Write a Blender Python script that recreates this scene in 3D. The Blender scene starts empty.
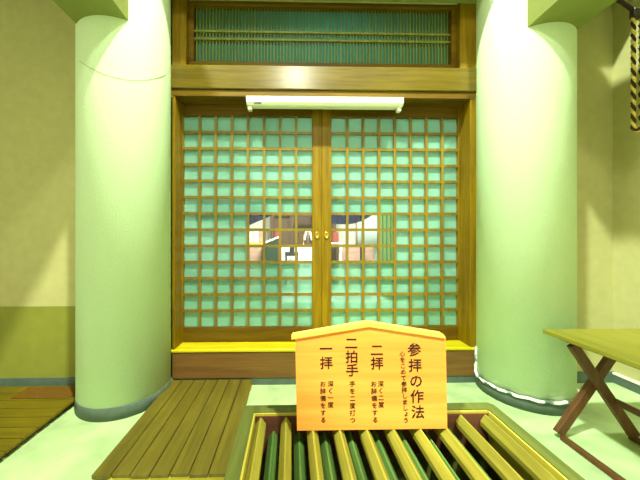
import bpy, bmesh, math, random
from mathutils import Vector, Matrix
random.seed(7)
C = bpy.context.scene.collection
PI = math.pi

# ---------------------------------------------------------------- mesh helpers
def new_bm(): return bmesh.new()

def add_box(bm, x0, x1, y0, y1, z0, z1, bev=0.0, seg=1):
    r = bmesh.ops.create_cube(bm, size=1.0)
    vs = r['verts']
    for v in vs:
        v.co = Vector(((x0 + x1) / 2 + v.co.x * (x1 - x0), (y0 + y1) / 2 + v.co.y * (y1 - y0), (z0 + z1) / 2 + v.co.z * (z1 - z0)))
    if bev > 0:
        es = list({e for v in vs for e in v.link_edges})
        bmesh.ops.bevel(bm, geom=es, offset=bev, segments=seg, profile=0.5, affect='EDGES')

def add_beam(bm, a, b, w, d, up=(0, 0, 1), bev=0.0):
    """rectangular bar from a to b; w across, d along 'up'"""
    a = Vector(a); b = Vector(b)
    ax = (b - a).normalized(); u = Vector(up)
    s = ax.cross(u).normalized(); u = s.cross(ax).normalized()
    vs = []
    for p in (a, b):
        for i, j in ((-1, -1), (1, -1), (1, 1), (-1, 1)):
            vs.append(bm.verts.new(p + s * (w / 2 * i) + u * (d / 2 * j)))
    fs = [(0, 1, 2, 3), (7, 6, 5, 4), (0, 4, 5, 1), (1, 5, 6, 2), (2, 6, 7, 3), (3, 7, 4, 0)]
    faces = [bm.faces.new([vs[k] for k in f]) for f in fs]
    bmesh.ops.recalc_face_normals(bm, faces=faces)
    if bev > 0:
        es = list({e for f in faces for e in f.edges})
        bmesh.ops.bevel(bm, geom=es, offset=bev, segments=1, profile=0.5, affect='EDGES')

def add_prism(bm, prof, p0, p1, axis='y'):
    """profile (list of 2D) extruded along an axis. axis y: prof=(x,z); axis x: prof=(y,z); axis z: prof=(x,y)"""
    def mk(u, v, t):
        return {'y': (u, t, v), 'x': (t, u, v), 'z': (u, v, t)}[axis]
    A = [bm.verts.new(mk(u, v, p0)) for u, v in prof]
    B = [bm.verts.new(mk(u, v, p1)) for u, v in prof]
    n = len(prof)
    fs = [bm.faces.new(A), bm.faces.new(B[::-1])]
    for i in range(n):
        fs.append(bm.faces.new((A[i], B[i], B[(i + 1) % n], A[(i + 1) % n])))
    bmesh.ops.recalc_face_normals(bm, faces=fs)

def add_lathe(bm, prof, c=(0, 0), n=48, cap=True):
    rings = []
    for r, z in prof:
        rings.append([bm.verts.new((c[0] + r * math.cos(2 * PI * k / n), c[1] + r * math.sin(2 * PI * k / n), z)) for k in range(n)])
    fs = []
    for a, b in zip(rings, rings[1:]):
        for k in range(n):
            f = bm.faces.new((a[k], a[(k + 1) % n], b[(k + 1) % n], b[k])); f.smooth = True; fs.append(f)
    if cap:
        fs.append(bm.faces.new(rings[0][::-1])); fs.append(bm.faces.new(rings[-1]))
    bmesh.ops.recalc_face_normals(bm, faces=fs)

def add_tube(bm, pts, r, n=8):
    pts = [Vector(p) for p in pts]
    rings = []
    ref = Vector((0.31, 0.12, 0.94))
    for i, p in enumerate(pts):
        t = (pts[min(i + 1, len(pts) - 1)] - pts[max(i - 1, 0)]).normalized()
        s = t.cross(ref)
        if s.length < 1e-3: s = t.cross(Vector((1, 0, 0)))
        s.normalize(); u = s.cross(t)
        rr = r[i] if isinstance(r, (list, tuple)) else r
        rings.append([bm.verts.new(p + s * rr * math.cos(2 * PI * k / n) + u * rr * math.sin(2 * PI * k / n)) for k in range(n)])
    fs = []
    for a, b in zip(rings, rings[1:]):
        for k in range(n):
            f = bm.faces.new((a[k], a[(k + 1) % n], b[(k + 1) % n], b[k])); f.smooth = True; fs.append(f)
    fs.append(bm.faces.new(rings[0][::-1])); fs.append(bm.faces.new(rings[-1]))
    bmesh.ops.recalc_face_normals(bm, faces=fs)

def obj(name, bm, mat, parent=None):
    me = bpy.data.meshes.new(name)
    bm.to_mesh(me); bm.free()
    me.materials.append(mat)
    o = bpy.data.objects.new(name, me); C.objects.link(o)
    if parent is not None:
        o.parent = parent
        o.matrix_parent_inverse = Matrix.Translation(-parent.location)
    return o

def tag(o, label, cat, group=None, kind=None):
    o['label'] = label; o['category'] = cat
    if group: o['group'] = group
    if kind: o['kind'] = kind
    return o

def thing(name, label, cat, loc=(0, 0, 0), group=None, kind=None):
    o = bpy.data.objects.new(name, None); C.objects.link(o)
    o.location = loc; o.empty_display_size = 0.05
    return tag(o, label, cat, group, kind)

def box_obj(name, mat, b, parent=None, bev=0.0):
    bm = new_bm(); add_box(bm, *b, bev=bev); return obj(name, bm, mat, parent)

# ---------------------------------------------------------------- materials
def srgb(r, g, b):
    f = lambda c: (c / 255 / 12.92) if c / 255 <= 0.04045 else ((c / 255 + 0.055) / 1.055) ** 2.4
    return (f(r), f(g), f(b), 1.0)

def base_mat(name, rough=0.6, spec=0.4):
    m = bpy.data.materials.new(name); m.use_nodes = True
    nt = m.node_tree; b = nt.nodes['Principled BSDF']
    b.inputs['Roughness'].default_value = rough
    b.inputs['Specular IOR Level'].default_value = spec
    return m, nt, b

def plain(name, col, rough=0.6, spec=0.4, metal=0.0, var=0.08, scale=30, bump=0.0):
    col = tw(col, name)
    m, nt, b = base_mat(name, rough, spec)
    b.inputs['Metallic'].default_value = metal
    tc = nt.nodes.new('ShaderNodeTexCoord')
    n = nt.nodes.new('ShaderNodeTexNoise'); n.inputs['Scale'].default_value = scale; n.inputs['Detail'].default_value = 5
    nt.links.new(tc.outputs['Object'], n.inputs['Vector'])
    r = nt.nodes.new('ShaderNodeValToRGB')
    r.color_ramp.elements[0].position = 0.3; r.color_ramp.elements[1].position = 0.7
    r.color_ramp.elements[0].color = tuple(c * (1 - var) for c in col[:3]) + (1,)
    r.color_ramp.elements[1].color = tuple(min(1, c * (1 + var)) for c in col[:3]) + (1,)
    nt.links.new(n.outputs['Fac'], r.inputs['Fac']); nt.links.new(r.outputs['Color'], b.inputs['Base Color'])
    if bump:
        bp = nt.nodes.new('ShaderNodeBump'); bp.inputs['Strength'].default_value = bump; bp.inputs['Distance'].default_value = 0.01
        nt.links.new(n.outputs['Fac'], bp.inputs['Height']); nt.links.new(bp.outputs['Normal'], b.inputs['Normal'])
    return m

def wood(name, c0, c1, axis='x', rough=0.5, spec=0.4, freq=28, bump=0.15, stain=0.0):
    c0 = tw(c0, name); c1 = tw(c1, name)
    m, nt, b = base_mat(name, rough, spec)
    tc = nt.nodes.new('ShaderNodeTexCoord')
    mp = nt.nodes.new('ShaderNodeMapping')
    sc = [1.0, 1.0, 1.0]; sc['xyz'.index(axis)] = 0.06
    mp.inputs['Scale'].default_value = sc
    nt.links.new(tc.outputs['Object'], mp.inputs['Vector'])
    n = nt.nodes.new('ShaderNodeTexNoise'); n.inputs['Scale'].default_value = freq; n.inputs['Detail'].default_value = 6
    n.inputs['Distortion'].default_value = 0.6
    nt.links.new(mp.outputs['Vector'], n.inputs['Vector'])
    n2 = nt.nodes.new('ShaderNodeTexNoise'); n2.inputs['Scale'].default_value = freq * 5; n2.inputs['Detail'].default_value = 3
    nt.links.new(mp.outputs['Vector'], n2.inputs['Vector'])
    mx = nt.nodes.new('ShaderNodeMath'); mx.operation = 'MULTIPLY_ADD'; mx.inputs[1].default_value = 0.35
    nt.links.new(n2.outputs['Fac'], mx.inputs[0]); nt.links.new(n.outputs['Fac'], mx.inputs[2])
    r = nt.nodes.new('ShaderNodeValToRGB')
    r.color_ramp.elements[0].position = 0.45; r.color_ramp.elements[1].position = 0.9
    r.color_ramp.elements[0].color = c0; r.color_ramp.elements[1].color = c1
    nt.links.new(mx.outputs[0], r.inputs['Fac'])
    col = r.outputs['Color']
    if stain:
        n3 = nt.nodes.new('ShaderNodeTexNoise'); n3.inputs['Scale'].default_value = 3.2; n3.inputs['Detail'].default_value = 4
        nt.links.new(tc.outputs['Object'], n3.inputs['Vector'])
        rr = nt.nodes.new('ShaderNodeValToRGB'); rr.color_ramp.elements[0].position = 0.35; rr.color_ramp.elements[1].position = 0.65
        rr.color_ramp.elements[0].color = (1 - stain,) * 3 + (1,); rr.color_ramp.elements[1].color = (1, 1, 1, 1)
        nt.links.new(n3.outputs['Fac'], rr.inputs['Fac'])
        mm = nt.nodes.new('ShaderNodeMix'); mm.data_type = 'RGBA'; mm.blend_type = 'MULTIPLY'; mm.inputs[0].default_value = 1.0
        nt.links.new(col, mm.inputs[6]); nt.links.new(rr.outputs['Color'], mm.inputs[7]); col = mm.outputs[2]
    nt.links.new(col, b.inputs['Base Color'])
    bp = nt.nodes.new('ShaderNodeBump'); bp.inputs['Strength'].default_value = bump; bp.inputs['Distance'].default_value = 0.004
    nt.links.new(mx.outputs[0], bp.inputs['Height']); nt.links.new(bp.outputs['Normal'], b.inputs['Normal'])
    return m

M = {}
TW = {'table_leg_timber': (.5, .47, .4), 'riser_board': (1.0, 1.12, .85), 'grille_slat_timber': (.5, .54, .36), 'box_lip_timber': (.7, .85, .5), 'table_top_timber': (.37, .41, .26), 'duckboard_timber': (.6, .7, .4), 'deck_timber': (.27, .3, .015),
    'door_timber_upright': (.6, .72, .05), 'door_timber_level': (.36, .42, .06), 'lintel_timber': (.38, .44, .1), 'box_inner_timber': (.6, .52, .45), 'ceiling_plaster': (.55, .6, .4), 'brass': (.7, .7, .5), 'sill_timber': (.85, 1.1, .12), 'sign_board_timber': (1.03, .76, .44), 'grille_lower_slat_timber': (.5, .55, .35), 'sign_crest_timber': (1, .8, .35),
    'floor_concrete': (1.15, 1.25, 1.15), 'box_rim_timber': (.7, .7, .45), 'lattice_timber': (.42, .47, .16), 'wall_plaster': (1, 1.03, 1.0)}
def tw(c, n):
    k = TW.get(n, (1, 1, 1)); return tuple(min(0.92, c[i] * k[i]) for i in range(3)) + (1.0,)
M['column'] = plain('column_paint', srgb(208, 230, 188), 0.75, 0.2, var=0.03, scale=90, bump=0.25)
M['wall'] = plain('wall_plaster', srgb(182, 176, 120), 0.85, 0.15, var=0.05, scale=14, bump=0.1)
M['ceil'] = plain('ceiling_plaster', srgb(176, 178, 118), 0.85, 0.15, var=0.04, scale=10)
M['base'] = plain('grey_green_base_paint', srgb(86, 102, 88), 0.6, 0.3, var=0.12, scale=18)
M['floor'] = plain('floor_concrete', srgb(162, 178, 130), 0.55, 0.35, var=0.2, scale=5, bump=0.06)
M['frame_v'] = wood('door_timber_upright', srgb(120, 84, 26), srgb(168, 124, 40), 'z', 0.45, 0.2)
M['frame_h'] = wood('door_timber_level', srgb(128, 88, 26), srgb(176, 128, 42), 'x', 0.45, 0.2)
M['riser'] = wood('riser_board', srgb(98, 66, 32), srgb(124, 86, 44), 'x', 0.6, 0.25)
M['sill'] = wood('sill_timber', srgb(200, 160, 48), srgb(230, 194, 70), 'x', 0.4, 0.4)
M['kumiko'] = wood('lattice_timber', srgb(150, 118, 46), srgb(186, 152, 66), 'z', 0.45, 0.35)
M['transom_slat'] = wood('transom_slat_timber', srgb(92, 96, 34), srgb(122, 124, 48), 'z', 0.5, 0.3)
M['lintel'] = wood('lintel_timber', srgb(124, 96, 30), srgb(164, 130, 44), 'x', 0.27, 0.5)
M['sign'] = wood('sign_board_timber', srgb(228, 158, 78), srgb(246, 188, 104), 'x', 0.55, 0.3, freq=20, bump=0.04)
M['sign_roof'] = wood('sign_crest_timber', srgb(232, 186, 108), srgb(250, 214, 140), 'x', 0.5, 0.3, freq=20, bump=0.04)
M['ink'] = plain('black_ink', srgb(34, 24, 16), 0.7, 0.2, var=0.1)
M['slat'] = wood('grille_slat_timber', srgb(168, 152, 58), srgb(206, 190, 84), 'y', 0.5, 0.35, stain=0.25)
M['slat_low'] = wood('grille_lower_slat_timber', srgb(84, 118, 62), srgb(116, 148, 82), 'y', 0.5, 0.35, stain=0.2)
M['rim'] = wood('box_rim_timber', srgb(88, 98, 48), srgb(116, 124, 64), 'y', 0.55, 0.3, stain=0.15)
M['lip'] = wood('box_lip_timber', srgb(188, 160, 70), srgb(214, 184, 92), 'y', 0.5, 0.3)
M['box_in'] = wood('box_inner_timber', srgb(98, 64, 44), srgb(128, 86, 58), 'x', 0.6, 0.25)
M['duck'] = wood('duckboard_timber', srgb(110, 92, 34), srgb(146, 122, 48), 'y', 0.55, 0.3, stain=0.15)
M['batten'] = wood('batten_timber', srgb(196, 170, 50), srgb(224, 200, 76), 'x', 0.5, 0.3)
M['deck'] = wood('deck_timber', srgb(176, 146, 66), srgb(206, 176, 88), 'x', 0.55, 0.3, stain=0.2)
M['table_top'] = wood('table_top_timber', srgb(182, 170, 60), srgb(212, 198, 84), 'y', 0.45, 0.35)
M['table_leg'] = wood('table_leg_timber', srgb(112, 74, 38), srgb(146, 100, 54), 'z', 0.5, 0.35)
M['white'] = plain('white_enamel', srgb(240, 244, 226), 0.35, 0.45, var=0.02)
M['offwhite'] = plain('socket_plastic', srgb(222, 228, 206), 0.4, 0.4, var=0.02)
M['dark'] = plain('dark_metal', srgb(52, 46, 34), 0.5, 0.4)
M['wire'] = plain('grey_wire', srgb(120, 134, 84), 0.6, 0.2)
M['dado'] = plain('olive_dado_paint', srgb(134, 138, 52), 0.7, 0.2, var=0.05, scale=10)
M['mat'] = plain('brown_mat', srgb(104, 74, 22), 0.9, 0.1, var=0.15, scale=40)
M['brass'] = plain('brass', srgb(226, 190, 90), 0.3, 0.5, metal=0.8, var=0.05)
M['rope_a'] = plain('rope_gold', srgb(226, 200, 96), 0.8, 0.2, var=0.15, scale=60)
M['rope_b'] = plain('rope_brown', srgb(64, 50, 40), 0.85, 0.2, var=0.2, scale=60)

def cable_mat():
    m, nt, b = base_mat('worn_white_sheath', 0.6, 0.3)
    tc = nt.nodes.new('ShaderNodeTexCoord'); n = nt.nodes.new('ShaderNodeTexNoise')
    n.inputs['Scale'].default_value = 16; n.inputs['Detail'].default_value = 3
    nt.links.new(tc.outputs['Object'], n.inputs['Vector'])
    r = nt.nodes.new('ShaderNodeValToRGB'); r.color_ramp.elements[0].position = 0.41; r.color_ramp.elements[1].position = 0.46
    r.color_ramp.elements[0].color = srgb(90, 112, 98); r.color_ramp.elements[1].color = srgb(240, 244, 230)
    nt.links.new(n.outputs['Fac'], r.inputs['Fac']); nt.links.new(r.outputs['Color'], b.inputs['Base Color'])
    return m
M['cable'] = cable_mat()

def frosted_mat(name, tint, dif, rough=0.42, mixv=0.5, through=0.85):
    m = bpy.data.materials.new(name); m.use_nodes = True
    nt = m.node_tree; nt.nodes.clear()
    out = nt.nodes.new('ShaderNodeOutputMaterial')
    d = nt.nodes.new('ShaderNodeBsdfDiffuse'); d.inputs['Color'].default_value = dif
    t = nt.nodes.new('ShaderNodeBsdfTranslucent'); t.inputs['Color'].default_value = tint
    rf = nt.nodes.new('ShaderNodeBsdfRefraction'); rf.inputs['Color'].default_value = tint
    rf.inputs['Roughness'].default_value = rough; rf.inputs['IOR'].default_value = 1.15
    m1 = nt.nodes.new('ShaderNodeMixShader'); m1.inputs[0].default_value = through
    nt.links.new(t.outputs[0], m1.inputs[1]); nt.links.new(rf.outputs[0], m1.inputs[2])
    m2 = nt.nodes.new('ShaderNodeMixShader'); m2.inputs[0].default_value = mixv
    nt.links.new(d.outputs[0], m2.inputs[1]); nt.links.new(m1.outputs[0], m2.inputs[2])
    nt.links.new(m2.outputs[0], out.inputs['Surface'])
    return m
M['frost'] = frosted_mat('frosted_glass', srgb(220, 244, 236), srgb(136, 194, 168), 0.22, 0.5, 0.95)
M['frost_dim'] = frosted_mat('ribbed_transom_glass', srgb(90, 170, 160), srgb(70, 124, 96), 0.5, 0.13, 0.0)

def clear_mat():
    m = bpy.data.materials.new('clear_glass'); m.use_nodes = True
    nt = m.node_tree; nt.nodes.clear()
    out = nt.nodes.new('ShaderNodeOutputMaterial')
    t = nt.nodes.new('ShaderNodeBsdfTransparent'); t.inputs['Color'].default_value = (0.95, 0.98, 0.97, 1)
    g = nt.nodes.new('ShaderNodeBsdfGlossy'); g.inputs['Roughness'].default_value = 0.02
    f = nt.nodes.new('ShaderNodeFresnel'); f.inputs['IOR'].default_value = 1.45
    mx = nt.nodes.new('ShaderNodeMixShader')
    nt.links.new(f.outputs[0], mx.inputs[0]); nt.links.new(t.outputs[0], mx.inputs[1]); nt.links.new(g.outputs[0], mx.inputs[2])
    nt.links.new(mx.outputs[0], out.inputs['Surface'])
    return m
M['clear'] = clear_mat()

# interior materials
M['in_wall'] = plain('hall_plaster', srgb(236, 236, 224), 0.8, 0.2, var=0.02)
M['in_floor'] = wood('hall_floor_mat', srgb(96, 112, 66), srgb(122, 136, 84), 'x', 0.6, 0.2)
M['navy'] = plain('navy_cloth', srgb(6, 22, 54), 0.85, 0.1, var=0.15, scale=12)
M['green_cloth'] = plain('green_cloth', srgb(88, 124, 70), 0.85, 0.1, var=0.1, scale=12)
M['white_cloth'] = plain('white_cloth', srgb(244, 244, 236), 0.8, 0.1, var=0.02)
M['paper'] = plain('pale_paper', srgb(206, 230, 222), 0.8, 0.1, var=0.03)
M['brown_wood'] = wood('altar_timber', srgb(66, 44, 34), srgb(124, 92, 70), 'z', 0.5, 0.3)
M['red'] = plain('red_lacquer', srgb(150, 62, 48), 0.4, 0.4)
M['black'] = plain('black_lacquer', srgb(16, 26, 36), 0.35, 0.5)
M['dkgreen'] = plain('dark_green_cloth', srgb(14, 56, 40), 0.7, 0.2)
M['pink_wood'] = wood('pale_cabinet_timber', srgb(166, 128, 112), srgb(196, 160, 142), 'x', 0.6, 0.2)

# ---------------------------------------------------------------- setting
GF = 2.38      # plane of the door wall
def struct(name, mat, b, label, cat, bev=0.0):
    return tag(box_obj(name, mat, b, None, bev), label, cat, None, 'structure')

struct('floor', M['floor'], (-4.2, 2.8, -1.6, 2.6, -0.1, 0.0), 'pale green mottled concrete floor under the boards and box', 'floor')
struct('wall_left', M['wall'], (-4.2, -1.0, 2.38, 2.6, 0, 5.6), 'olive plaster wall in the bay behind the left column', 'wall')
bm = new_bm()
add_box(bm, 1.6, 2.8, 2.38, 2.6, 0, 5.6)
tag(obj('wall_back', bm, M['wall']), 'olive plaster wall behind the right column, beside the table', 'wall', None, 'structure')
struct('wall_right', M['wall'], (2.8, 2.95, -1.6, 2.6, 0, 5.6), 'green-lit side wall at the right edge behind the hanging rope', 'wall')
struct('wall_front', M['wall'], (-1.0, 1.6, 2.38, 2.6, 3.3, 5.6), 'plaster wall above the slatted transom', 'wall')
struct('ceiling', M['ceil'], (-4.2, 2.95, 1.3, 2.6, 5.6, 5.7), 'high plaster ceiling above the concrete beams', 'ceiling')
struct('light_block_left', M['ceil'], (-4.2, -1.2, -1.6, 2.38, 3.7, 3.8), 'unseen slab added over the left bay to block the flood light', 'ceiling')  # added out of view to keep flood light off the left wall
struct('light_block_right', M['ceil'], (2.085, 2.8, -1.6, 2.38, 3.85, 3.95), 'unseen slab added over the right bay to trim the light on the wall', 'ceiling')  # added out of view; its edge shapes the light patch on the right wall

def column(name, cx, cy, r, label):
    root = thing(name, label, 'column', (cx, cy, 0), 'round columns beside the doors', 'structure')
    bm = new_bm(); add_lathe(bm, [(r, 0.088), (r, 5.6)], (cx, cy), 96); obj('shaft', bm, M['column'], root)
    bm = new_bm(); add_lathe(bm, [(r + 0.004, 0.0), (r + 0.004, 0.085), (r, 0.09)], (cx, cy), 96)
    k = obj('base_band', bm, M['base'], root); k['label'] = 'dark grey-green painted base band'
    return root
column('pillar', -1.304, 2.25, 0.32, 'thick pale green round column left of the lattice doors, wire strung across it')
column('pillar', 1.885, 2.25, 0.32, 'thick pale green round column right of the lattice doors, white cable at its foot')

struct('beam', M['ceil'], (-1.52, -1.135, -1.6, 2.38, 2.765, 3.7), 'concrete ceiling beam running forward from the left column', 'beam')
struct('beam', M['ceil'], (1.705, 2.085, -1.6, 2.38, 2.77, 3.45), 'concrete ceiling beam running forward from the right column', 'beam')
struct('beam', M['ceil'], (-4.2, 2.8, 2.04, 2.38, 3.27, 3.65), 'concrete beam along the wall above the transom', 'beam')

struct('trim_5', M['dado'], (-4.2, -1.5, 2.374, 2.38, 0.09, 0.68), 'olive green painted dado low on the wall left of the left column', 'dado')
struct('baseboard_left', M['base'], (-4.2, -1.5, 2.362, 2.38, 0, 0.09), 'dark grey-green baseboard on the wall behind the left deck', 'baseboard')
struct('baseboard_back', M['base'], (2.0, 2.8, 2.362, 2.38, 0, 0.09), 'dark grey-green baseboard behind the right column', 'baseboard')
root = thing('baseboard_right', 'grey-green baseboard with pale top edge on the right side wall', 'baseboard', (2.79, 0.5, 0), None, 'structure')
box_obj('board', M['base'], (2.782, 2.8, -1.6, 2.362, 0, 0.075), root)
box_obj('top_edge', M['white'], (2.776, 2.8, -1.6, 2.362, 0.075, 0.09), root)

# ---------------------------------------------------------------- step and door surround
root = thing('trim_1', 'wooden step with yellow sill and brown riser below the lattice doors', 'step', (0.29, 2.45, 0), None, 'structure')
box_obj('plinth', M['base'], (-1.03, 1.60, 2.388, 2.60, 0, 0.062), root)['label'] = 'grey-green painted plinth strip'
box_obj('riser', M['riser'], (-1.03, 1.60, 2.38, 2.60, 0.062, 0.285), root, 0.004)['label'] = 'dark brown riser board'
box_obj('sill', M['sill'], (-1.03, 1.60, 2.372, 2.60, 0.285, 0.309), root, 0.005)['label'] = 'bright yellow wooden sill'

def jamb(x0, x1, label):
    tag(box_obj('trim_2', M['frame_v'], (x0, x1, 2.38, 2.535, 0.309, 2.446), None, 0.004), label, 'door jamb', None, 'structure')
jamb(-1.10, -0.978, 'brown wooden door jamb beside the left column')
jamb(1.545, 1.66, 'brown wooden door jamb beside the right column')
root = thing('trim_3', 'heavy golden brown lintel beam above the doors, glossy at its middle', 'lintel', (0.29, 2.45, 2.5), None, 'structure')
box_obj('beam_board', M['lintel'], (-1.10, 1.66, 2.362, 2.60, 2.505, 2.705), root, 0.006)
box_obj('lower_strip', M['frame_h'], (-1.10, 1.66, 2.378, 2.535, 2.447, 2.503), root, 0.003)
def post(x0, x1, label):
    tag(box_obj('trim_4', M['frame_v'], (x0, x1, 2.38, 2.60, 2.706, 3.30), None, 0.004), label, 'post', None, 'structure')
post(-1.10, -0.885, 'brown post left of the slatted transom, above the lintel')
post(1.455, 1.66, 'brown post right of the slatted transom, above the lintel')

# transom
root = thing('window_1', 'wide transom of fine upright slats before teal glass above the lintel', 'transom', (0.28, 2.47, 2.706), None, 'structure')
bm = new_bm()
add_box(bm, -0.884, 1.454, 2.43, 2.50, 3.262, 3.30, 0.003)
add_box(bm, -0.884, 1.454, 2.43, 2.50, 2.707, 2.775, 0.003)
add_box(bm, -0.884, -0.84, 2.43, 2.50, 2.775, 3.262, 0.003)
add_box(bm, 1.41, 1.454, 2.43, 2.50, 2.775, 3.262, 0.003)
obj('window_frame', bm, M['frame_h'], root)
bm = new_bm()
n = 80
for i in range(n):
    x = -0.822 + i * (1.392 + 0.822) / (n - 1)
    add_box(bm, x - 0.0042, x + 0.0042, 2.462, 2.475, 2.775, 3.262)
obj('slats', bm, M['transom_slat'], root)
bm = new_bm()
for z in (2.985, 3.052):
    add_box(bm, -0.84, 1.41, 2.452, 2.478, z - 0.008, z + 0.008)
obj('cross_rails', bm, M['transom_slat'], root)
box_obj('glass', M['frost_dim'], (-0.84, 1.41, 2.487, 2.492, 2.775, 3.262), root)

# ---------------------------------------------------------------- sliding lattice doors
YD0, YD1 = 2.54, 2.58
ZB, ZT, ZL0, ZL1 = 0.311, 2.50, 0.444, 2.352
NR = 13
def door(name, x0, x1, clear_cols, st_l, st_r, label):
    root = thing(name, label, 'sliding door', ((x0 + x1) / 2, 2.56, ZB), 'pair of lattice doors', 'structure')
    px = (x1 - x0) / 8; pz = (ZL1 - ZL0) / NR
    for a, b in ((x0 - st_l, x0), (x1, x1 + st_r)):
        box_obj('stile', M['frame_v'], (a, b, YD0 - 0.005, YD1, ZB, ZT), root, 0.003)
    box_obj('top_rail', M['frame_h'], (x0, x1, YD0, YD1, ZL1, ZT), root, 0.002)
    box_obj('bottom_rail', M['frame_h'], (x0, x1, YD0, YD1, ZB, ZL0), root, 0.002)
    bm = new_bm()
    for i in range(1, 8):
        add_box(bm, x0 + i * px - 0.0115, x0 + i * px + 0.0115, YD0 + 0.002, YD0 + 0.022, ZL0, ZL1)
    for j in range(1, NR):
        add_box(bm, x0, x1, YD0 + 0.003, YD0 + 0.021, ZL0 + j * pz - 0.0125, ZL0 + j * pz + 0.0125)
    obj('lattice', bm, M['kumiko'], root)
    yg0, yg1 = 2.571, 2.575
    zc0, zc1 = ZL0 + 4 * pz, ZL0 + 7 * pz
    c0, c1 = x0 + clear_cols[0] * px, x0 + clear_cols[1] * px
    bm = new_bm()
    X0, X1 = x0 - 0.03, x1 + 0.03
    add_box(bm, X0, X1, yg0, yg1, ZL0 - 0.03, zc0)
    add_box(bm, X0, X1, yg0, yg1, zc1, ZL1 + 0.03)
    if c0 > x0 + 0.01: add_box(bm, X0, c0, yg0, yg1, zc0, zc1)
    if c1 < x1 - 0.01: add_box(bm, c1, X1, yg0, yg1, zc0, zc1)
    obj('frosted_glass', bm, M['frost'], root)['label'] = 'pale cyan-green frosted glass'
    bm = new_bm(); add_box(bm, max(c0, x0), min(c1, x1), yg0, yg1, zc0, zc1)
    obj('clear_glass', bm, M['clear'], root)['label'] = 'clear glass band at eye height'
    xp = x1 + 0.045 if clear_cols[1] == 8 else x0 - 0.045
    bm = new_bm()
    add_lathe(bm, [(0.004, 0), (0.026, 0.0), (0.026, 0.007), (0.019, 0.008), (0.016, 0.004), (0.002, 0.003)], (0, 0), 24)
    bmesh.ops.rotate(bm, verts=bm.verts, cent=(0, 0, 0), matrix=Matrix.Rotation(PI / 2, 3, 'X'))
    for v in bm.verts: v.co.z *= 1.5; v.co.x *= .8; v.co.z *= .8
    bmesh.ops.translate(bm, verts=bm.verts, vec=(xp, YD0 - 0.0055, 1.275))
    obj('door_pull', bm, M['brass'], root)['label'] = 'small brass finger pull'
    return root
door('door_1', -0.971, 0.191, (4, 8), 0.085, 0.0865, 'left wooden lattice sliding door with frosted glass, jamb to meeting stile')
door('door_2', 0.366, 1.535, (0, 4), 0.0865, 0.085, 'right wooden lattice sliding door with frosted glass, meeting stile to jamb')

# empty fluorescent batten under the lintel
root = thing('light_fixture', 'white fluorescent batten without tube mounted under the lintel', 'light fixture', (0.287, 2.40, 2.446))
bm = new_bm()
add_prism(bm, [(2.348, 2.438), (2.45, 2.4465), (2.45, 2.395), (2.425, 2.372), (2.365, 2.372), (2.348, 2.392)], -0.375, 0.952, 'x')
obj('body', bm, M['white'], root)
bm = new_bm(); add_box(bm, -0.33, 0.907, 2.375, 2.422, 2.364, 2.3715, 0.002); obj('reflector', bm, M['offwhite'], root)
for x in (-0.350, 0.927):
    bm = new_bm(); add_box(bm, x - 0.018, x + 0.018, 2.375, 2.42, 2.336, 2.3715, 0.006); obj('lamp_socket', bm, M['offwhite'], root)
bm = new_bm(); add_box(bm, -0.31, -0.25, 2.350, 2.356, 2.376, 2.386)
bmesh.ops.rotate(bm, verts=bm.verts, cent=(-0.28, 2.36, 2.372), matrix=Matrix.Rotation(math.radians(0), 3, 'X'))
obj('rating_plate', bm, M['dark'], root)['label'] = 'small dark rating plate'

# ---------------------------------------------------------------- slatted offering box
BX0, BX1, BY0, BY1, BH = -0.195, 0.852, 0.30, 1.175, 0.55
root = thing('offering_box', 'large wooden offering box with slatted top in front of the step', 'offering box', (0.33, 0.74, 0))
RW = 0.045
bm = new_bm()
# mitred rim ring
def ring(bm, x0, x1, y0, y1, w, z0, z1, cut=0.0):
    o = [(x0, y0), (x1, y0), (x1, y1 - cut), (x1 - cut, y1), (x0, y1)] if cut else [(x0, y0), (x1, y0), (x1, y1), (x0, y1)]
    i_ = [(x0 + w, y0 + w), (x1 - w, y0 + w), (x1 - w, y1 - w - cut * .6), (x1 - w - cut * .6, y1 - w), (x0 + w, y1 - w)] if cut else [(x0 + w, y0 + w), (x1 - w, y0 + w), (x1 - w, y1 - w), (x0 + w, y1 - w)]
    V = [[bm.verts.new((x, y, z)) for x, y in L] for L, z in ((o, z1), (i_, z1), (i_, z0), (o, z0))]
    n = len(o); fs = []
    for a, b in ((0, 1), (1, 2), (2, 3), (3, 0)):
        for k in range(n):
            fs.append(bm.faces.new((V[a][k], V[a][(k + 1) % n], V[b][(k + 1) % n], V[b][k])))
    bmesh.ops.recalc_face_normals(bm, faces=fs)
ring(bm, BX0, BX1, BY0, BY1, RW, 0.49, BH, 0.018)
obj('rim', bm, M['rim'], root)['label'] = 'dull olive top rim'
bm = new_bm(); ring(bm, BX0 + RW, BX1 - RW, BY0 + RW, BY1 - RW, 0.007, 0.40, BH - 0.004); obj('lip', bm, M['lip'], root)['label'] = 'thin yellow inner lip'
bm = new_bm(); ring(bm, BX0 + 0.012, BX1 - 0.012, BY0 + 0.012, BY1 - 0.012, 0.028, 0.0, 0.489); obj('side_panels', bm, M['rim'], root)
bm = new_bm(); add_box(bm, BX0 + 0.053, BX1 - 0.053, BY1 - RW - 0.0125, BY1 - RW - 0.0075, 0.38, BH - 0.012); obj('inner_back_board', bm, M['box_in'], root)
bm = new_bm(); add_box(bm, BX0 + 0.06, BX1 - 0.06, BY0 + 0.06, BY1 - 0.06, 0.01, 0.03); obj('bottom_board', bm, M['box_in'], root)
SY0, SY1 = BY0 + 0.055, 1.113
def house(cx, zt, hw, drop, dep):
    return [(cx - hw, zt - dep), (cx + hw, zt - dep), (cx + hw, zt - drop), (cx + 0.003, zt), (cx - 0.003, zt), (cx - hw, zt - drop)]
PITCH = 0.1003
HR = 0.538
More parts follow.
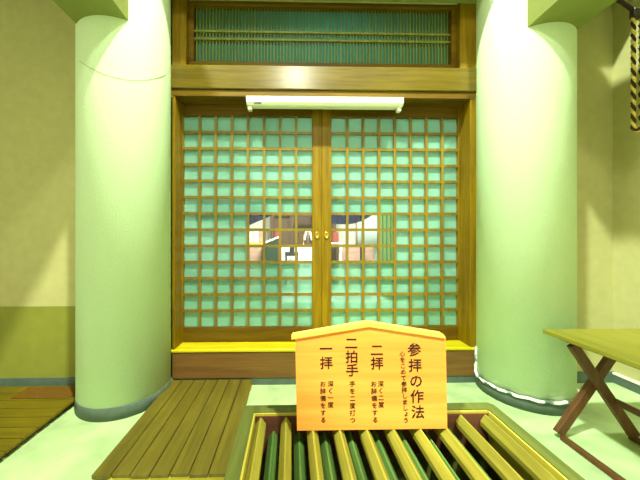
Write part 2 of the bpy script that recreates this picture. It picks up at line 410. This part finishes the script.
for i in range(10):
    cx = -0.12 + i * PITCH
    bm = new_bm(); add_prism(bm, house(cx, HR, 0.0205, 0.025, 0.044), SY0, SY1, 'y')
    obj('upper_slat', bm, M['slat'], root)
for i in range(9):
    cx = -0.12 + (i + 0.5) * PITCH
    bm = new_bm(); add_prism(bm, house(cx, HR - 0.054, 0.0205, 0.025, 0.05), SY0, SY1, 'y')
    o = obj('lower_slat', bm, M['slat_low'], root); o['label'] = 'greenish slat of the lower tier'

# ---------------------------------------------------------------- sign board
SY = 1.033       # front face
root = thing('sign_board', 'house-shaped wooden sign with black Japanese worship instructions standing on offering box slats', 'sign', (0.30, SY + 0.012, HR + 0.001))
SX0, SX1 = 0.019, 0.578
def topz(x, off=0.0):
    return 0.917 + off - abs(x - 0.287) * 0.155
bm = new_bm()
prof = [(SX0 + 0.003, HR + 0.001), (SX1 + 0.005, HR + 0.001), (SX1 - 0.001, topz(SX1) + .006), (0.287, topz(0.287) + .006), (SX0 - 0.004, topz(SX0) + .006)]
add_prism(bm, prof, SY, SY + 0.024, 'y')
obj('board', bm, M['sign'], root)
bm = new_bm()
for sgn in (-1, 1):
    xe = 0.287 + sgn * 0.286
    p = [(0.287, topz(0.287) + 0.005), (xe, topz(xe) + 0.004), (xe, topz(xe) + 0.010), (xe - sgn * 0.006, topz(xe) + 0.0185), (0.287, topz(0.287) + 0.020)]
    add_prism(bm, p, SY - 0.005, SY + 0.03, 'y')
obj('crest_moulding', bm, M['sign_roof'], root)['label'] = 'pale gabled top moulding'

def glyphs(items, name):
    """items: (char, x, z, size) on the sign face"""
    bm = new_bm()
    for ch, x, z, s in items:
        big = s > 0.03
        s *= 1.12 if big else 1.02
        cu = bpy.data.curves.new('t', 'FONT'); cu.body = ch; cu.size = 1.0; cu.resolution_u = 2
        cu.offset = 0.008 if big else 0.0
        to = bpy.data.objects.new('t', cu); C.objects.link(to)
        bpy.context.view_layer.update()
        ev = to.evaluated_get(bpy.context.evaluated_depsgraph_get())
        me = ev.to_mesh()
        t = bmesh.new(); t.from_mesh(me)
        if t.verts:
            # the glyph's em box is 1 wide; centre it there
            kx = 0.5; kz = 0.38
            for v in t.verts:
                v.co = Vector((x + (v.co.x - kx) * s, SY - 0.0012, z + (v.co.y - kz) * s))
            tm = bpy.data.meshes.new('tm'); t.to_mesh(tm); bm.from_mesh(tm); bpy.data.meshes.remove(tm)
        t.free(); ev.to_mesh_clear()
        bpy.data.objects.remove(to); bpy.data.curves.remove(cu)
    ext = bmesh.ops.extrude_face_region(bm, geom=list(bm.faces))
    for g in ext['geom']:
        if isinstance(g, bmesh.types.BMVert): g.co.y += 0.0011
    bmesh.ops.recalc_face_normals(bm, faces=list(bm.faces))
    return obj(name, bm, M['ink'], root)

def vert(s, x0, z0, x1, z1, size):
    n = len(s); out = []
    for i, ch in enumerate(s):
        k = i / (n - 1) if n > 1 else 0
        dx = dz = 0.0; sz = size
        if ch in 'ょ': dx, dz, sz = 0.12 * size, 0.12 * size, size
        out.append((ch, x0 + (x1 - x0) * k + dx, z0 + (z1 - z0) * k + dz, sz))
    return out
glyphs(vert('参拝の作法', 0.458, 0.835, 0.472, 0.603, 0.0465), 'lettering')
glyphs(vert('心をこめて参拝しましょう', 0.413, 0.82, 0.427, 0.573, 0.0215), 'lettering')
glyphs(vert('二拝', 0.318, 0.835, 0.319, 0.786, 0.044), 'lettering')
glyphs(vert('深く二度', 0.333, 0.709, 0.334, 0.632, 0.0225), 'lettering')
glyphs(vert('お辞儀をする', 0.306, 0.709, 0.312, 0.576, 0.0225), 'lettering')
glyphs(vert('二拍手', 0.223, 0.861, 0.226, 0.761, 0.044), 'lettering')
glyphs(vert('手を二度打つ', 0.227, 0.71, 0.228, 0.576, 0.0225), 'lettering')
glyphs(vert('一拝', 0.129, 0.841, 0.13, 0.789, 0.044), 'lettering')
glyphs(vert('深く一度', 0.146, 0.711, 0.146, 0.634, 0.0225), 'lettering')
glyphs(vert('お辞儀をする', 0.117, 0.711, 0.119, 0.578, 0.0225), 'lettering')

# ---------------------------------------------------------------- duckboard left of the box
root = thing('duckboard', 'brown slatted wooden duckboard on the floor left of the offering box', 'duckboard', (-0.66, 1.90, 0))
X0, X1, n = -1.005, -0.322, 7
w = (X1 - X0) / n
for i in range(n):
    a = X0 + i * w; yy = 1.425 + (0.004 if i % 3 == 1 else -0.003 if i % 3 == 2 else 0)
    bm = new_bm(); add_box(bm, a + 0.003, a + w - 0.003, yy, 2.366, 0.038, 0.06, 0.002); obj('plank', bm, M['duck'], root)
for y in (1.437, 1.88, 2.30):
    bm = new_bm(); add_box(bm, X0 + 0.075, X1 - 0.004, y, y + 0.045, 0.0, 0.0375, 0.002); obj('batten', bm, M['batten'], root)['label'] = 'yellow batten under the planks'

# low deck in the left bay
root = thing('low_deck', 'low yellow-brown plank deck on the floor against the far left wall', 'deck', (-2.4, 1.75, 0))
y = 1.20; k = 0
while y < 2.29:
    bm = new_bm(); add_box(bm, -3.4, -1.597, y + 0.004, y + 0.096, 0.04, 0.06, 0.002); obj('plank', bm, M['deck'], root)
    y += 0.1; k += 1
for x in (-1.66, -2.4, -3.2):
    bm = new_bm(); add_box(bm, x - 0.025, x + 0.025, 1.2, y, 0.0, 0.0395, 0.002); obj('bearer', bm, M['table_leg'], root)

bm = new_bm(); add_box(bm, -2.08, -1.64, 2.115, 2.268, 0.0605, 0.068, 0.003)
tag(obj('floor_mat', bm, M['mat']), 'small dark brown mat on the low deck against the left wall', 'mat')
# ---------------------------------------------------------------- folding table
root = thing('folding_table', 'yellow topped wooden table with crossed brown legs beside the right column', 'table', (2.05, 1.28, 0))
bm = new_bm(); add_box(bm, 1.64, 2.30, 0.74, 1.792, 0.630, 0.655, 0.003); obj('tabletop', bm, M['table_top'], root)
for yt in (1.715, 0.84):
    bm = new_bm(); add_beam(bm, (1.668, yt, 0.03), (2.075, yt, 0.60), 0.032, 0.055, (0, 0, 1), 0.003); obj('leg', bm, M['table_leg'], root)
    bm = new_bm(); add_beam(bm, (2.115, yt - 0.034, 0.03), (1.722, yt - 0.034, 0.60), 0.032, 0.055, (0, 0, 1), 0.003); obj('leg', bm, M['table_leg'], root)
for x in (1.73, 2.07):
    bm = new_bm(); add_box(bm, x - 0.02, x + 0.02, 0.80, 1.755, 0.602, 0.6295, 0.002); obj('top_rail', bm, M['table_leg'], root)
for x, z in ((1.678, 0.016), (2.11, 0.016), (1.985, 0.25)):
    bm = new_bm(); add_beam(bm, (x, 0.84, z), (x, 1.70, z), 0.03, 0.03, (0, 0, 1), 0.003); obj('stretcher', bm, M['table_leg'], root)

# ---------------------------------------------------------------- rope, cable, wire
root = thing('bell_rope', 'twisted gold and brown rope loop hanging at the upper right edge', 'rope', (2.53, 2.0, 2.9))
def twist(ph):
    pts = []
    path = []
    for i in range(60): path.append(Vector((2.507, 2.0, 2.90 - i * (0.83) / 59)))
    for i in range(1, 24):
        a = PI * i / 24; path.append(Vector((2.537 - 0.03 * math.cos(a), 2.0, 2.07 - 0.03 * math.sin(a))))
    for i in range(60): path.append(Vector((2.567, 2.0, 2.07 + i * (0.83) / 59)))
    L = 0
    for i, p in enumerate(path):
        if i: L += (p - path[i - 1]).length
        t = (path[min(i + 1, len(path) - 1)] - path[max(i - 1, 0)]).normalized()
        s = t.cross(Vector((0, 1, 0))).normalized(); u = Vector((0, 1, 0))
        a = 2 * PI * L / 0.085 + ph
        pts.append(p + s * 0.0072 * math.cos(a) + u * 0.0072 * math.sin(a))
    return pts
bm = new_bm(); add_tube(bm, twist(0), 0.0088, 8); obj('gold_strand', bm, M['rope_a'], root)
bm = new_bm(); add_tube(bm, twist(PI), 0.0088, 8); obj('brown_strand', bm, M['rope_b'], root)
bm = new_bm(); add_box(bm, 2.495, 2.58, 1.98, 2.02, 2.86, 2.925, 0.006); obj('clamp', bm, M['dark'], root)
bm = new_bm(); add_tube(bm, [(2.08, 2.0, 3.19), (2.3, 2.0, 3.06), (2.53, 2.0, 2.905)], 0.014, 8); obj('hanger_rod', bm, M['rope_b'], root)

def on_col(cx, cy, r, deg, z): return (cx + r * math.cos(math.radians(deg)), cy + r * math.sin(math.radians(deg)), z)
bm = new_bm()
pts = [(1.588, 2.362, 0.32), (1.583, 2.362, 0.25), (1.578, 2.362, 0.17), (1.568, 2.345, 0.12)]
for i in range(40):
    d = 170 + i * 4.2
    pts.append(on_col(1.885, 2.25, 0.334, d, 0.098 + 0.004 * math.sin(i * 1.3)))
add_tube(bm, pts, [0.012 if i < 4 else 0.010 + 0.0015 * abs(math.sin(i * 2.1)) for i in range(len(pts))], 10)
tag(obj('cable', bm, M['cable']), 'worn white cable running from the sill around the foot of the right column', 'cable')

bm = new_bm(); pts = []
for i in range(30):
    k = i / 29
    pts.append(on_col(-1.304, 2.25, 0.3235, 240 + k * 114, 2.475 - 0.155 * math.sin(PI * k) + 0.055 * k))
add_tube(bm, pts, 0.0012, 6)
tag(obj('wire', bm, M['wire']), 'thin dark wire sagging across the upper part of the left column', 'wire')

# ---------------------------------------------------------------- hall seen through the clear glass
Z0 = 0.309
struct('floor_hall', M['in_floor'], (-2.6, 3.6, 2.605, 6.6, 0.2, Z0), 'pale floor of the hall behind the lattice doors', 'floor')
struct('wall_hall_back', M['in_wall'], (-2.6, 3.6, 6.6, 6.7, 0.2, 3.5), 'white back wall of the hall behind the doors', 'wall')
struct('wall_hall_left', M['in_wall'], (-2.7, -2.6, 2.605, 6.7, 0.2, 3.5), 'white left wall of the hall behind the doors', 'wall')
struct('wall_hall_right', M['in_wall'], (3.6, 3.7, 2.605, 6.7, 0.2, 3.5), 'white right wall of the hall behind the doors', 'wall')
struct('ceiling_hall', M['brown_wood'], (-2.7, 3.7, 2.605, 6.7, 3.5, 3.6), 'dark timber ceiling of the hall behind the doors', 'ceiling')

def swag(name, y, xs, zt, zb, label):
    """draped valance; xs x-samples with bottom heights zb"""
    bm = new_bm(); nx = 48; top = []; bot = []
    for i in range(nx + 1):
        k = i / nx; x = xs[0] + (xs[1] - xs[0]) * k
        yy = y + 0.02 * math.sin(k * 40)
        top.append((x, yy, zt)); bot.append((x, yy, zb(k)))
    fr = [[bm.verts.new(p) for p in top], [bm.verts.new(p) for p in bot]]
    bk = [[bm.verts.new((p[0], p[1] + 0.012, p[2])) for p in top], [bm.verts.new((p[0], p[1] + 0.012, p[2])) for p in bot]]
    fs = []
    for i in range(nx):
        fs.append(bm.faces.new((fr[0][i], fr[0][i + 1], fr[1][i + 1], fr[1][i])))
        fs.append(bm.faces.new((bk[0][i], bk[1][i], bk[1][i + 1], bk[0][i + 1])))
        fs.append(bm.faces.new((fr[1][i], fr[1][i + 1], bk[1][i + 1], bk[1][i])))
        fs.append(bm.faces.new((fr[0][i], bk[0][i], bk[0][i + 1], fr[0][i + 1])))
    for i in (0, nx): fs.append(bm.faces.new((fr[0][i], fr[1][i], bk[1][i], bk[0][i])))
    bmesh.ops.recalc_face_normals(bm, faces=fs)
    return tag(obj(name, bm, M['navy']), label, 'valance', 'navy valances in the hall')
swag('curtain_valance', 5.0, (-1.7, -0.22), 1.9, lambda k: 1.47 + 0.24 * max(0, (k - 0.62) / 0.38) ** 1.1 + 0.10 * max(0, (0.55 - k)), 'dark navy valance behind the glass, left of the altar')
swag('curtain_valance', 5.0, (0.50, 1.55), 1.9, lambda k: 1.495 + 0.24 * abs((k - 0.46) / 0.54) ** 2.0 * (1 if k > 0.46 else 0.35), 'dark navy scalloped valance behind the glass, right of the meeting stiles')
def pleated(name, mat, x0, x1, y, z0, z1, amp, n, label, cat):
    bm = new_bm(); N = 60; prof = []
    for i in range(N + 1): prof.append((x0 + (x1 - x0) * i / N, y + amp * math.sin(2 * PI * n * i / N)))
    for i in range(N, -1, -1): prof.append((x0 + (x1 - x0) * i / N, y + 0.012 + amp * math.sin(2 * PI * n * i / N)))
    A = [bm.verts.new((p[0], p[1], z0)) for p in prof]; B = [bm.verts.new((p[0], p[1], z1)) for p in prof]
    fs = []
    m = len(prof)
    for i in range(m): fs.append(bm.faces.new((A[i], A[(i + 1) % m], B[(i + 1) % m], B[i])))
    for i in range(N):
        fs.append(bm.faces.new((A[i], A[i + 1], A[m - 2 - i], A[m - 1 - i]))); fs.append(bm.faces.new((B[i], B[i + 1], B[m - 2 - i], B[m - 1 - i])))
    bmesh.ops.recalc_face_normals(bm, faces=fs)
    return tag(obj(name, bm, mat), label, cat)
pleated('green_curtain', M['green_cloth'], 1.575, 1.86, 5.0, Z0, 1.95, 0.014, 4, 'plain green curtain behind the clear glass of the right door', 'curtain')

bm = new_bm(); add_box(bm, -0.15, 1.45, 4.1, 4.93, Z0, Z0 + .008); tag(obj('floor_glare_sheet', bm, M['white_cloth']), 'white sheet added as the bright floor reflection in front of the altar table', 'floor glare')  # white sheet stands in for the bright reflection on the hall floor
root = thing('altar_cabinet', 'brown wooden altar cabinet at the back of the hall', 'cabinet', (0.25, 6.2, Z0))
bm = new_bm(); add_box(bm, -0.45, 0.98, 5.95, 6.5, Z0, 1.05, .01); obj('base', bm, M['brown_wood'], root)
bm = new_bm()
for x in (-0.43, -0.02, 0.45, 0.90): add_box(bm, x, x + 0.06, 5.97, 6.03, 1.05, 2.2)
add_box(bm, -0.45, 0.98, 6.42, 6.5, 1.05, 2.2); add_box(bm, -0.5, 1.03, 5.92, 6.5, 2.2, 2.35, .02); add_box(bm, -0.43, 0.96, 5.96, 6.04, 1.72, 1.78)
obj('frame', bm, M['brown_wood'], root)
for x0, x1 in ((-0.36, -0.03), (0.52, 0.89)):
    bm = new_bm(); add_box(bm, x0, x1, 6.04, 6.07, 1.06, 1.72); add_box(bm, x0 + .05, x1 - .05, 6.03, 6.04, 1.12, 1.38); add_box(bm, x0 + .05, x1 - .05, 6.03, 6.04, 1.44, 1.66); obj('door', bm, M['brown_wood'], root)
root = thing('altar_table', 'white draped altar table in the middle of the hall', 'table', (0.18, 5.45, Z0))
bm = new_bm(); add_box(bm, -0.17, 0.52, 5.3, 5.62, 1.06, 1.10, .006); obj('tabletop', bm, M['brown_wood'], root)
pl = new_bm(); add_box(pl, -0.18, 0.53, 5.285, 5.298, Z0 + .02, 1.105); add_box(pl, -0.18, 0.53, 5.285, 5.63, 1.101, 1.109); obj('cloth', pl, M['white_cloth'], root)
for x in (-0.14, 0.47):
    for y in (5.33, 5.58): box_obj('leg', M['brown_wood'], (x - .02, x + .02, y - .02, y + .02, Z0, 1.06), root)
root = thing('low_stand', 'black lacquer stand in front of the white altar table', 'stand', (0.0, 5.05, Z0))
bm = new_bm(); add_box(bm, -0.11, 0.13, 4.95, 5.15, 0.93, 1.00, .008); obj('stand_top', bm, M['black'], root)
bm = new_bm(); add_box(bm, -0.03, 0.06, 5.0, 5.1, 1.0, 1.09, .01); obj('box', bm, M['black'], root)
for x in (-0.09, 0.11):
    for y in (4.97, 5.13): box_obj('leg', M['black'], (x - .015, x + .015, y - .015, y + .015, Z0, 0.93), root)
def candlestick(x, y, z, hgt, label):
    bm = new_bm(); add_lathe(bm, [(.04, z), (.04, z + .012), (.012, z + .03), (.009, z + hgt * .5), (.02, z + hgt * .55), (.009, z + hgt * .6), (.012, z + hgt * .9), (.035, z + hgt), (.002, z + hgt)], (x, y), 20)
    return tag(obj('candlestick', bm, M['brass']), label, 'candlestick', 'altar candlesticks')
candlestick(0.24, 5.4, 1.11, 0.2, 'brass candlestick on the white altar table, beside the paper wand')
candlestick(0.46, 5.4, 1.11, 0.2, 'brass candlestick on the white altar table, at the end by the meeting stile')
root = thing('paper_wand', 'white zigzag paper streamers on a wand standing on the white altar table', 'wand', (0.33, 5.45, 1.11))
bm = new_bm(); add_tube(bm, [(0.33, 5.45, 1.14), (0.33, 5.45, 1.42)], .008); obj('stick', bm, M['pink_wood'], root)
bm = new_bm(); add_lathe(bm, [(.04, 1.11), (.04, 1.15), (.02, 1.15)], (.33, 5.45), 16); obj('foot', bm, M['brown_wood'], root)
for sg in (-1, 1):
    bm = new_bm()
    for k in range(4):
        xa = 0.33 + sg * (.012 + .014 * k); add_box(bm, min(xa, xa + sg * .04), max(xa, xa + sg * .04), 5.438 - .002 * k, 5.441 - .002 * k, 1.36 - .05 * k, 1.41 - .05 * k)
    obj('streamer', bm, M['white_cloth'], root)
root = thing('drum_stand', 'dark green draped stand behind the clear glass of the left door', 'stand', (-0.36, 5.0, Z0))
bm = new_bm(); add_prism(bm, [(-0.47, Z0), (-0.24, Z0), (-0.23, 1.24), (-0.47, 1.14)], 4.85, 5.1, 'y'); obj('drape', bm, M['dkgreen'], root)
bm = new_bm(); add_prism(bm, [(-0.49, 1.14), (-0.22, 1.25), (-0.22, 1.28), (-0.49, 1.17)], 4.83, 5.12, 'y'); obj('stand_top', bm, M['white_cloth'], root)
bm = new_bm(); add_box(bm, -0.31, -0.21, 5.3, 5.4, Z0, 1.40, .01); tag(obj('red_post', bm, M['red']), 'red lacquered post behind the dark green draped stand', 'post')
root = thing('offering_chest', 'brown chest behind the clear glass, lowest at the jamb side of the left door', 'chest', (-0.66, 5.2, Z0))
bm = new_bm(); add_box(bm, -0.86, -0.52, 5.05, 5.4, Z0, 1.12, .01); obj('body', bm, M['pink_wood'], root)
bm = new_bm(); add_box(bm, -0.88, -0.50, 5.03, 5.42, 1.12, 1.16, .006); obj('lid', bm, M['batten'], root)
for x, mt, lb in ((-0.76, 'white_cloth', 'white paper packet standing on the brown chest, nearest the jamb'), (-0.64, 'paper', 'pale bluish packet standing on the brown chest, middle of three'), (-0.55, 'pink_wood', 'pinkish box standing on the brown chest, nearest the stand')):
    bm = new_bm(); add_box(bm, x - .04, x + .04, 5.15, 5.22, 1.161, 1.42, .006); tag(obj('packet', bm, M[mt]), lb, 'packet', 'packets on the brown chest')
root = thing('pale_cabinet', 'low pinkish cabinet behind the clear glass of the right door', 'cabinet', (1.2, 5.4, Z0))
bm = new_bm(); add_box(bm, 0.90, 1.56, 5.25, 5.6, Z0, 1.08, .008); obj('body', bm, M['pink_wood'], root)
for x in (0.93, 1.25):
    bm = new_bm(); add_box(bm, x, x + .28, 5.238, 5.2495, Z0 + .08, 1.04, .004); obj('door', bm, M['pink_wood'], root)
bm = new_bm(); add_box(bm, 1.25, 1.33, 5.0, 5.08, Z0, 1.09, .008); tag(obj('dark_post', bm, M['black']), 'short dark post in front of the low pinkish cabinet', 'post')
root = thing('paper_screen', 'pale paper screen above the low pinkish cabinet', 'screen', (1.42, 5.8, Z0))
bm = new_bm(); add_box(bm, 1.38, 1.84, 5.8, 5.83, Z0, 2.3); obj('panel', bm, M['paper'], root)
bm = new_bm(); add_box(bm, 1.35, 1.38, 5.79, 5.84, Z0, 2.32); add_box(bm, 1.84, 1.87, 5.79, 5.84, Z0, 2.32); add_box(bm, 1.35, 1.87, 5.79, 5.84, 2.3, 2.34); obj('frame', bm, M['pink_wood'], root)
root = thing('side_table', 'small gold rimmed white table behind the clear glass beside the meeting stile', 'table', (0.8, 5.1, Z0))
bm = new_bm(); add_box(bm, 0.68, 0.92, 5.0, 5.2, 1.14, 1.165, .005); obj('tabletop', bm, M['white_cloth'], root)
for x in (0.70, 0.90):
    for y in (5.02, 5.18): box_obj('leg', M['white_cloth'], (x - .012, x + .012, y - .012, y + .012, Z0, 1.14), root)
bm = new_bm(); add_box(bm, 0.76, 0.86, 5.05, 5.15, 1.166, 1.36, .008); tag(obj('lacquer_box', bm, M['red']), 'red box on the small white table', 'box')

# ---------------------------------------------------------------- light, world, camera
def lamp(kind, name, loc, energy, col, size=0.2, rot=None):
    L = bpy.data.lights.new(name, kind); L.energy = energy; L.color = col
    if kind == 'AREA': L.shape = 'DISK'; L.size = size
    else: L.shadow_soft_size = size
    o = bpy.data.objects.new(name, L); o.location = loc; C.objects.link(o)
    if rot: o.rotation_euler = rot
    return o
lamp('POINT', 'yard_flood_lamp', (3.0, -2.7, 10.8), 8600, (0.95, 1.0, 0.85), 0.28)
lamp('POINT', 'yard_flood_lamp', (-4.0, -2.7, 10.8), 9800, (0.88, 1.0, 0.85), 0.28)
lamp('POINT', 'eave_lamp', (0.08, -0.36, 4.2), 165, (0.98, 1.0, 0.84), 0.12)
sp = lamp('SPOT', 'bay_fill_spot', (2.42, 2.0, 3.8), 260, (0.95, 1.0, 0.8), 0.05)  # unseen spot added to brighten the floor behind the table
sp.data.spot_size = math.radians(34); sp.data.spot_blend = 0.6
lamp('AREA', 'hall_lamp', (0.40, 3.15, 3.42), 330, (1.0, 0.99, 0.94), 0.9)

w = bpy.data.worlds.new('World'); bpy.context.scene.world = w; w.use_nodes = True
wt = w.node_tree; bg = wt.nodes['Background']
tc = wt.nodes.new('ShaderNodeTexCoord'); sx = wt.nodes.new('ShaderNodeSeparateXYZ'); mr = wt.nodes.new('ShaderNodeMapRange'); rp = wt.nodes.new('ShaderNodeValToRGB')
wt.links.new(tc.outputs['Generated'], sx.inputs[0]); wt.links.new(sx.outputs['Z'], mr.inputs[0])
mr.inputs[1].default_value = -1; mr.inputs[2].default_value = 1
wt.links.new(mr.outputs[0], rp.inputs[0]); wt.links.new(rp.outputs[0], bg.inputs[0])
rp.color_ramp.elements[0].position = 0.0; rp.color_ramp.elements[0].color = (0.32, 0.31, 0.14, 1)
rp.color_ramp.elements[1].position = 1.0; rp.color_ramp.elements[1].color = (0.30, 0.30, 0.16, 1)
for p, c in ((0.38, (0.62, 0.60, 0.32, 1)), (0.5, (1.5, 1.45, 0.95, 1)), (0.62, (1.0, 1.0, 0.66, 1)), (0.75, (0.4, 0.4, 0.2, 1))):
    e = rp.color_ramp.elements.new(p); e.color = c
bg.inputs[1].default_value = 1.15

cam = bpy.data.cameras.new('camera'); co = bpy.data.objects.new('camera', cam); C.objects.link(co)
co.location = (0, 0, 1.25); co.rotation_euler = (PI / 2, 0, -0.021)
cam.sensor_width = 36; cam.lens = 15.75; cam.shift_x = 23 / 640; cam.shift_y = -2 / 640; cam.clip_start = 0.05
sc = bpy.context.scene; sc.camera = co
sc.view_settings.view_transform = 'Standard'; sc.view_settings.look = 'None'
sc.view_settings.exposure = 0.2; sc.view_settings.gamma = 1.0; sc.view_settings.use_curve_mapping = False
